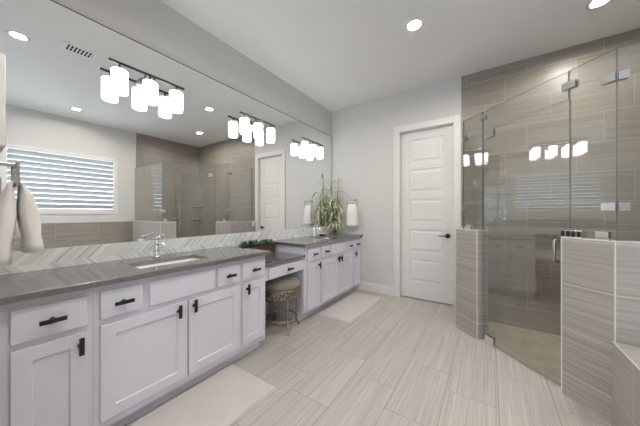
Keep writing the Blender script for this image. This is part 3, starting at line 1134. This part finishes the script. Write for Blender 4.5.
# shower fittings on the right wall (seen in the mirror)
t_ = thing('slide_bar_shower', (RIGHT - 0.012, 3.10, 1.2), 'chrome hand shower on a slide bar, seen in the mirror', 'shower')
bm = NB()
X = RIGHT - 0.065
tube(bm, [(X, 3.10, 1.2), (X, 3.10, 1.97)], 0.0105, 12)
for z in (1.24, 1.93):
    tube(bm, [(X, 3.10, z), (RIGHT - 0.013, 3.10, z)], 0.009, 10)
obj('slide_bar', bm, M['chrome'], t_, smooth=True)
bm = NB()
tube(bm, [(X - 0.02, 3.10, 1.72), (X - 0.05, 3.10, 1.88), (X - 0.07, 3.11, 1.95)], [0.011, 0.012, 0.014], 12)
lathe(bm, [(0, 0.0), (0.05, 0.0), (0.05, 0.015), (0.02, 0.03), (0, 0.03)], (X - 0.085, 3.11, 1.945), 24)
obj('hand_shower', bm, M['chrome'], t_, smooth=True)
bm = NB()
tube(bm, [(X - 0.02, 3.10, 1.72), (X - 0.05, 3.13, 1.45), (X - 0.06, 3.16, 1.2), (X - 0.03, 3.13, 1.0), (RIGHT - 0.02, 3.10, 1.08)], 0.007, 10)
lathe(bm, [(0, -0.03), (0.03, -0.03), (0.03, 0), (0, 0)], (RIGHT - 0.0125, 3.10, 1.08), 20, 'x')
obj('hose', bm, M['chrome'], t_, smooth=True)
for z, lab in ((1.385, 'upper corner shelf in the shower, seen in the mirror'), (1.055, 'lower corner shelf in the shower, seen in the mirror')):
    bm = NB()
    cx_, cy_ = RIGHT - 0.012, FAR - 0.012
    pts = [(cx_, cy_)] + [(cx_ - 0.18 * math.cos(q * PI / 2 / 8), cy_ - 0.18 * math.sin(q * PI / 2 / 8)) for q in range(9)]
    prism(bm, pts, z, z + 0.018)
    o = obj('corner_shelf', bm, M['bronze'], origin=(cx_, cy_, z))
    tag(o, lab, 'shelf', 'shower corner shelves')

# ------------------------------------------------------------------ tub and deck
TX, TZ = 2.888, 0.497
t_ = thing('bathtub', (3.55, 1.2, 0), 'tile clad bathtub beside the right half wall', 'bathtub')
TY0, TY1 = 0.12, D_[1] - 0.006
bx0, bx1, by0, by1 = TX + 0.16, RIGHT - 0.16, TY0 + 0.18, TY1 - 0.2
bm = NB()
xs, ys = [TX, bx0, bx1, RIGHT - 0.014], [TY0, by0, by1, TY1]
for i in range(3):
    for j in range(3):
        if (i, j) != (1, 1):
            box(bm, xs[i], xs[i + 1], ys[j], ys[j + 1], 0.0, TZ)
bmesh.ops.remove_doubles(bm, verts=bm.verts[:], dist=1e-5)
o = obj('deck', bm, [M['tile_top'], M['tile_deck_side'], M['tile_front']], t_)
for p in o.data.polygons:
    if abs(p.normal.x) > 0.9:
        p.material_index = 1
    elif abs(p.normal.y) > 0.9:
        p.material_index = 2
bm = NB()
tube(bm, [(TX, TY0, TZ), (TX, TY1, TZ)], 0.0034, 8)
obj('edge_strip', bm, M['trim_metal'], t_)
bm = NB()
def oval(sx, sy, z, n=64, e=0.4):
    cx_, cy_ = (bx0 + bx1) / 2, (by0 + by1) / 2
    pts = []
    for k in range(n):
        a = 2 * PI * k / n
        ca, sa = math.cos(a), math.sin(a)
        pts.append(bm.verts.new((cx_ + sx * math.copysign(abs(ca) ** e, ca), cy_ + sy * math.copysign(abs(sa) ** e, sa), z)))
    return pts
hx_, hy_ = (bx1 - bx0) / 2, (by1 - by0) / 2
rs = [oval(hx_ + 0.06, hy_ + 0.06, TZ + 0.001, e=0.15), oval(hx_ + 0.06, hy_ + 0.06, TZ + 0.02, e=0.15), oval(hx_ - 0.02, hy_ - 0.02, TZ + 0.02), oval(hx_ - 0.06, hy_ - 0.08, TZ - 0.25), oval(hx_ - 0.12, hy_ - 0.16, TZ - 0.38)]
for a, b in zip(rs, rs[1:]):
    for k in range(len(a)):
        j = (k + 1) % len(a)
        bm.faces.new((a[k], a[j], b[j], b[k]))
bm.faces.new(rs[-1])
obj('basin', bm, M['porcelain'], t_, smooth=True)

# ------------------------------------------------------------------ bath mats
def mat(x0, x1, y0, y1, label):
    bm = NB()
    nx, ny = 26, 44
    rnd = random.Random(3)
    g = {}
    for i in range(nx + 1):
        for j in range(ny + 1):
            u, v = i / nx, j / ny
            x, y = x0 + (x1 - x0) * u, y0 + (y1 - y0) * v
            d = min(x - x0, x1 - x, y - y0, y1 - y)
            h = 0.018 * min(1, d / 0.022) ** 0.5
            if 0.055 < d < 0.075:
                h -= 0.006
            g[i, j] = bm.verts.new((x, y, 0.002 + h + rnd.uniform(0, 0.0015)))
    for i in range(nx):
        for j in range(ny):
            bm.faces.new((g[i, j], g[i + 1, j], g[i + 1, j + 1], g[i, j + 1]))
    # underside
    lo = {}
    edge = [(i, 0) for i in range(nx)] + [(nx, j) for j in range(ny)] + [(i, ny) for i in range(nx, 0, -1)] + [(0, j) for j in range(ny, 0, -1)]
    for e in edge:
        c0_ = g[e].co
        lo[e] = bm.verts.new((c0_.x, c0_.y, 0.0005))
    for a, b in zip(edge, edge[1:] + edge[:1]):
        bm.faces.new((g[a], lo[a], lo[b], g[b]))
    bm.faces.new([lo[e] for e in edge][::-1])
    o = obj('bath_mat', bm, M['mat'], origin=((x0 + x1) / 2, (y0 + y1) / 2, 0), smooth=True)
    tag(o, label, 'bath mat', 'white bath mats')
mat(0.525, 1.02, 0.35, 1.285, 'large white bath mat in front of the near sink cabinet')
mat(0.545, 0.99, 2.50, 3.52, 'white bath mat in front of the far sink cabinet')

# ------------------------------------------------------------------ stool
sx, sy = 0.405, 1.995
t_ = thing('vanity_stool', (sx, sy, 0), 'round taupe cushioned stool with gold legs under the make-up counter', 'stool')
R_ = 0.206
bm = NB()
lathe(bm, [(0, 0.555), (0.05, 0.553), (0.13, 0.545), (0.185, 0.53), (R_ + 0.004, 0.498), (R_ + 0.006, 0.475), (R_, 0.458), (0, 0.458)], (sx, sy, 0), 48)
obj('seat_cushion', bm, M['seat_velvet'], t_, smooth=True)
bm = NB()
lathe(bm, [(R_ - 0.01, 0.455), (R_ + 0.003, 0.455), (R_ + 0.006, 0.44), (R_ + 0.004, 0.365), (R_ + 0.006, 0.35), (R_ - 0.01, 0.35)], (sx, sy, 0), 48, closed=True)
obj('seat_band', bm, M['band'], t_, smooth=True)
bm = NB()
lathe(bm, [(0, 0.36), (R_ - 0.012, 0.36), (R_ - 0.012, 0.452), (0, 0.452)], (sx, sy, 0), 32)
obj('seat_base', bm, M['black'], t_)
for k in range(4):
    a = math.radians(-26 + 90 * k)
    ca, sa = math.cos(a), math.sin(a)
    bm = NB()
    pts = [(sx + ca * r, sy + sa * r, z) for r, z in ((0.18, 0.362), (0.195, 0.30), (0.188, 0.2), (0.176, 0.12), (0.188, 0.05), (0.212, 0.012), (0.218, 0.004))]
    tube(bm, pts, [0.012, 0.0115, 0.010, 0.0095, 0.010, 0.012, 0.012], 10)
    obj('leg', bm, M['gold'], t_, smooth=True)
bm = NB()
tube(bm, [(sx + 0.170 * math.cos(2 * PI * k / 40), sy + 0.170 * math.sin(2 * PI * k / 40), 0.125) for k in range(40)], 0.007, 8, closed=True)
obj('foot_ring', bm, M['gold'], t_, smooth=True)

# ------------------------------------------------------------------ towel rings and towels
def towel_ring(x, yw, s, z, label):
    """yw: wall plane, s: direction out of the wall"""
    t_ = thing('towel_ring', (x, yw, z), label, 'towel ring', 'towel rings on the side walls')
    bm = NB()
    lathe(bm, [(0, 0.0), (0.026, 0.0), (0.026, s * 0.01), (0.014, s * 0.016), (0, s * 0.016)], (x, yw, z), 24, 'y')
    obj('mount', bm, M['nickel'], t_)
    bm = NB()
    box(bm, x - 0.008, x + 0.008, min(yw + s * 0.012, yw + s * 0.10), max(yw + s * 0.012, yw + s * 0.10), z - 0.008, z + 0.008)
    obj('arm', bm, M['nickel'], t_, bevel=0.002)
    bm = NB()
    y = yw + s * 0.096
    w_, h_ = 0.085, 0.10
    tube(bm, [(x - w_, y, z), (x + w_, y, z), (x + w_, y, z - h_), (x - w_, y, z - h_)], 0.0065, 10, closed=True)
    obj('ring', bm, M['nickel'], t_)
    return x, y, z - h_

def towel(x, y, zb, s, front, back, w0, w1, thick, label, fl=0.06):
    """folded hand towel draped over the ring's lower bar"""
    rnd = random.Random(int(x * 100 + y * 10))
    path = []
    for q in range(9):
        u = q / 8
        path.append((y - s * (0.018 + 0.03 * (1 - u)), zb - back + (back - 0.0) * u, u))
    for a in (45, 90, 135):
        A_ = math.radians(a)
        path.append((y - s * 0.018 * math.cos(A_), zb + 0.018 * math.sin(A_), 1.0))
    for q in range(9):
        u = 1 - q / 8
        path.append((y + s * (0.018 + fl * (1 - u) ** 0.6), zb - front * (1 - u), u))
    bm = NB()
    rings = []
    n = 28
    for i, (yy_, zz_, u) in enumerate(path):
        dy = path[min(i + 1, len(path) - 1)][0] - path[max(i - 1, 0)][0]
        dz = path[min(i + 1, len(path) - 1)][1] - path[max(i - 1, 0)][1]
        L = math.hypot(dy, dz)
        nb = Vector((0, -dz / L, dy / L))
        wd = w0 + (w1 - w0) * (1 - u) ** 0.7
        th = 0.0085 + (thick - 0.0085) * min(1.0, (1 - u) / 0.35) ** 0.7
        th *= 1.0 - 0.16 * math.exp(-((u - 0.22) / 0.07) ** 2)
        ring = []
        for k in range(n):
            a = 2 * PI * k / n
            ca, sa = math.cos(a), math.sin(a)
            fold = 1 + 0.10 * math.sin(3 * a + 1.3) * (1 - u) + 0.06 * math.sin(7 * a + i * 0.15)
            px_ = wd * math.copysign(abs(ca) ** 0.7, ca)
            pb = th * math.copysign(abs(sa) ** 0.8, sa) * fold
            ring.append(bm.verts.new(Vector((x + px_, yy_, zz_)) + nb * pb))
        rings.append(ring)
    for A_, B_ in zip(rings, rings[1:]):
        for k in range(n):
            bm.faces.new((A_[k], A_[(k + 1) % n], B_[(k + 1) % n], B_[k]))
    bm.faces.new(rings[0][::-1])
    bm.faces.new(rings[-1])
    o = obj('hand_towel', bm, M['towel'], origin=(x, y, zb), smooth=True)
    tag(o, label, 'towel', 'hand towels on rings')

x, y, zb = towel_ring(0.42, NEAR, 1, 1.482, 'brushed metal towel ring on the near side wall')
towel(x, y, zb, 1, 0.315, 0.36, 0.07, 0.085, 0.034, 'white hand towel hanging at the near end of the vanity', 0.04)
x, y, zb = towel_ring(0.45, FAR, -1, 1.475, 'brushed metal towel ring on the end wall')
towel(x, y, zb, -1, 0.335, 0.33, 0.068, 0.085, 0.024, 'white hand towel hanging on the end wall beside the plant', 0.02)

# framed canvas on the near side wall
t_ = thing('framed_picture', (0.42, NEAR, 1.56), 'pale framed picture on the near side wall, edge just in view', 'picture')
bm = NB()
fx0, fx1, fz0, fz1 = 0.24, 0.66, 1.525, 1.90
for a in ((fx0, fx0 + 0.03, fz0, fz1), (fx1 - 0.03, fx1, fz0, fz1), (fx0 + 0.03, fx1 - 0.03, fz0, fz0 + 0.03), (fx0 + 0.03, fx1 - 0.03, fz1 - 0.03, fz1)):
    box(bm, a[0], a[1], NEAR + 0.001, NEAR + 0.052, a[2], a[3])
obj('frame', bm, M['white_trim'], t_, bevel=0.004)
one('canvas', M['towel'], fx0 + 0.03, fx1 - 0.03, NEAR + 0.001, NEAR + 0.04, fz0 + 0.03, fz1 - 0.03, t_)

# ------------------------------------------------------------------ planter of succulents
t_ = thing('succulent_planter', (0.09, 1.94, 0.782), 'dark wooden box of succulents at the back of the make-up counter', 'planter')
px0, px1, py0, py1, pz0, pz1 = 0.035, 0.15, 1.70, 2.165, 0.783, 0.885
bm = NB()
w_ = 0.01
box(bm, px0, px0 + w_, py0, py1, pz0, pz1)
box(bm, px1 - w_, px1, py0, py1, pz0, pz1)
box(bm, px0 + w_, px1 - w_, py0, py0 + w_, pz0, pz1)
box(bm, px0 + w_, px1 - w_, py1 - w_, py1, pz0, pz1)
box(bm, px0 + w_, px1 - w_, py0 + w_, py1 - w_, pz0, pz0 + w_)
obj('box', bm, M['wood'], t_, bevel=0.002)
one('soil', M['soil'], px0 + w_, px1 - w_, py0 + w_, py1 - w_, pz0 + w_, pz1 - 0.012, t_)
rnd = random.Random(11)
for k in range(9):
    cx_, cy_ = 0.092 + rnd.uniform(-0.022, 0.022), 1.732 + k * 0.05
    bm = NB()
    rr = rnd.uniform(0.040, 0.054)
    for lay, (nl, el, sc_) in enumerate(((9, 18, 1.0), (8, 40, 0.85), (6, 62, 0.65), (4, 80, 0.5))):
        for q in range(nl):
            a = 2 * PI * q / nl + lay * 0.4 + k
            e = math.radians(el + rnd.uniform(-6, 6))
            L = rr * sc_ * rnd.uniform(0.9, 1.15) * (1.25 if el > 55 else 1)
            d = Vector((math.cos(a) * math.cos(e), math.sin(a) * math.cos(e), math.sin(e)))
            b0_ = Vector((cx_, cy_, pz1 + 0.002 + 0.008 * lay))
            tube(bm, [b0_, b0_ + d * L * 0.5, b0_ + d * L * 0.85 + Vector((0, 0, L * 0.08)), b0_ + d * L + Vector((0, 0, L * 0.16))],
                 [(0.004, 0.003), (0.009, 0.004), (0.007, 0.003), (0.001, 0.001)], 6)
    obj('succulent', bm, M['succulent_pale'] if k in (0, 3, 5, 8) else M['succulent'], t_, smooth=True)

# ------------------------------------------------------------------ vase with tall foliage
vx, vy, vz = 0.13, 3.61, 0.904
t_ = thing('vase_with_foliage', (vx, vy, vz), 'tall green leafy stems in a clear glass vase by the end wall', 'plant')
bm = NB()
lathe(bm, [(0, 0.0), (0.035, 0.0), (0.042, 0.02), (0.045, 0.08), (0.038, 0.13), (0.04, 0.15), (0.037, 0.15), (0.035, 0.13), (0.041, 0.08), (0.038, 0.022), (0, 0.012)], (vx, vy, vz), 28)
obj('vase', bm, M['vase_glass'], t_, smooth=True)
rnd = random.Random(5)
stems = NB()
leaves = NB()
def leaf(bm, p, d, L, wd, droop):
    d = d.normalized()
    side = d.cross(Vector((0, 0, 1)))
    if side.length < 0.05:
        side = Vector((1, 0, 0))
    side.normalize()
    prev = None
    n = 7
    for q in range(n + 1):
        u = q / n
        c_ = p + d * L * u + Vector((0, 0, -droop * L * u * u))
        c_.x = max(c_.x, 0.016)
        c_.y = min(c_.y, FAR - 0.006)
        w_ = wd * math.sin(PI * min(0.98, 0.06 + 0.92 * u)) ** 0.8
        up = Vector((0, 0, w_ * 0.3))
        A_ = c_ + side * w_ + up
        B_ = c_ - side * w_ + up
        for Z in (A_, B_):
            Z.x = max(Z.x, 0.014)
            Z.y = min(Z.y, FAR - 0.004)
        cur = (bm.verts.new(A_), bm.verts.new(c_), bm.verts.new(B_))
        if prev:
            bm.faces.new((prev[0], prev[1], cur[1], cur[0]))
            bm.faces.new((prev[1], prev[2], cur[2], cur[1]))
        prev = cur
for k in range(7):
    a = 2 * PI * k / 7 + 0.3
    H = (0.62, 0.97, 0.55, 0.7, 0.82, 0.6, 0.5)[k]
    sp = rnd.uniform(0.06, 0.10)
    base = Vector((vx + 0.015 * math.cos(a), vy + 0.015 * math.sin(a), vz + 0.015))
    tip = Vector((vx + sp * math.cos(a), vy + sp * math.sin(a), vz + H))
    mid = base.lerp(tip, 0.45) + Vector((0, 0, 0.02))
    pts = [base, mid, base.lerp(tip, 0.75) + Vector((0.3 * sp * math.cos(a), 0.3 * sp * math.sin(a), 0)) * 0.3, tip]
    tube(stems, pts, [0.005, 0.0042, 0.0035, 0.002], 7)
    for q in range(22):
        u = 0.20 + 0.78 * (q / 21) ** 1.15
        i = 0 if u < 0.45 else (1 if u < 0.75 else 2)
        lo_, hi_ = ((0, 0.45), (0.45, 0.75), (0.75, 1.0))[i]
        p = Vector(pts[i]).lerp(Vector(pts[i + 1]), (u - lo_) / (hi_ - lo_))
        b_ = rnd.uniform(0, 2 * PI)
        el = rnd.uniform(0.0, 1.0)
        d = Vector((math.cos(b_), math.sin(b_), el))
        leaf(leaves, p, d, rnd.uniform(0.11, 0.23), rnd.uniform(0.008, 0.013), rnd.uniform(0.5, 1.1))
obj('stems', stems, M['stem'], t_, smooth=True)
obj('foliage', leaves, M['leaf'], t_, smooth=True)
bm = NB()
tube(bm, [(vx + 0.02, vy, vz + 0.02), (vx + 0.03, vy, vz + 0.35), (vx + 0.05, vy + 0.01, vz + 0.70)], [0.004, 0.0035, 0.003], 7)
leaf(bm, Vector((vx + 0.05, vy + 0.01, vz + 0.68)), Vector((0.75, 0.05, 0.75)), 0.30, 0.014, 1.0)
leaf(bm, Vector((vx + 0.0, vy, vz + 0.95)), Vector((0.2, 0.1, 0.9)), 0.12, 0.012, 0.2)
o = obj('drooping_leaf', bm, M['dark_leaf'], t_, smooth=True)
o['label'] = 'dark grey green leaf arching over'

# soap dish by the far sink
t_ = thing('soap_dish', (0.1, 3.23, 0.904), 'small dark dish with tan soap between far faucet and vase', 'soap dish')
bm = NB()
lathe(bm, [(0, 0.001), (0.04, 0.001), (0.058, 0.018), (0.055, 0.02), (0.038, 0.006), (0, 0.006)], (0.12, 3.25, 0.904), 24)
obj('dish', bm, M['bronze'], t_, smooth=True)
bm = NB()
lathe(bm, [(0, 0.007), (0.032, 0.007), (0.04, 0.018), (0.034, 0.032), (0, 0.036)], (0.12, 3.25, 0.904), 20)
obj('soap', bm, M['soap'], t_, smooth=True)
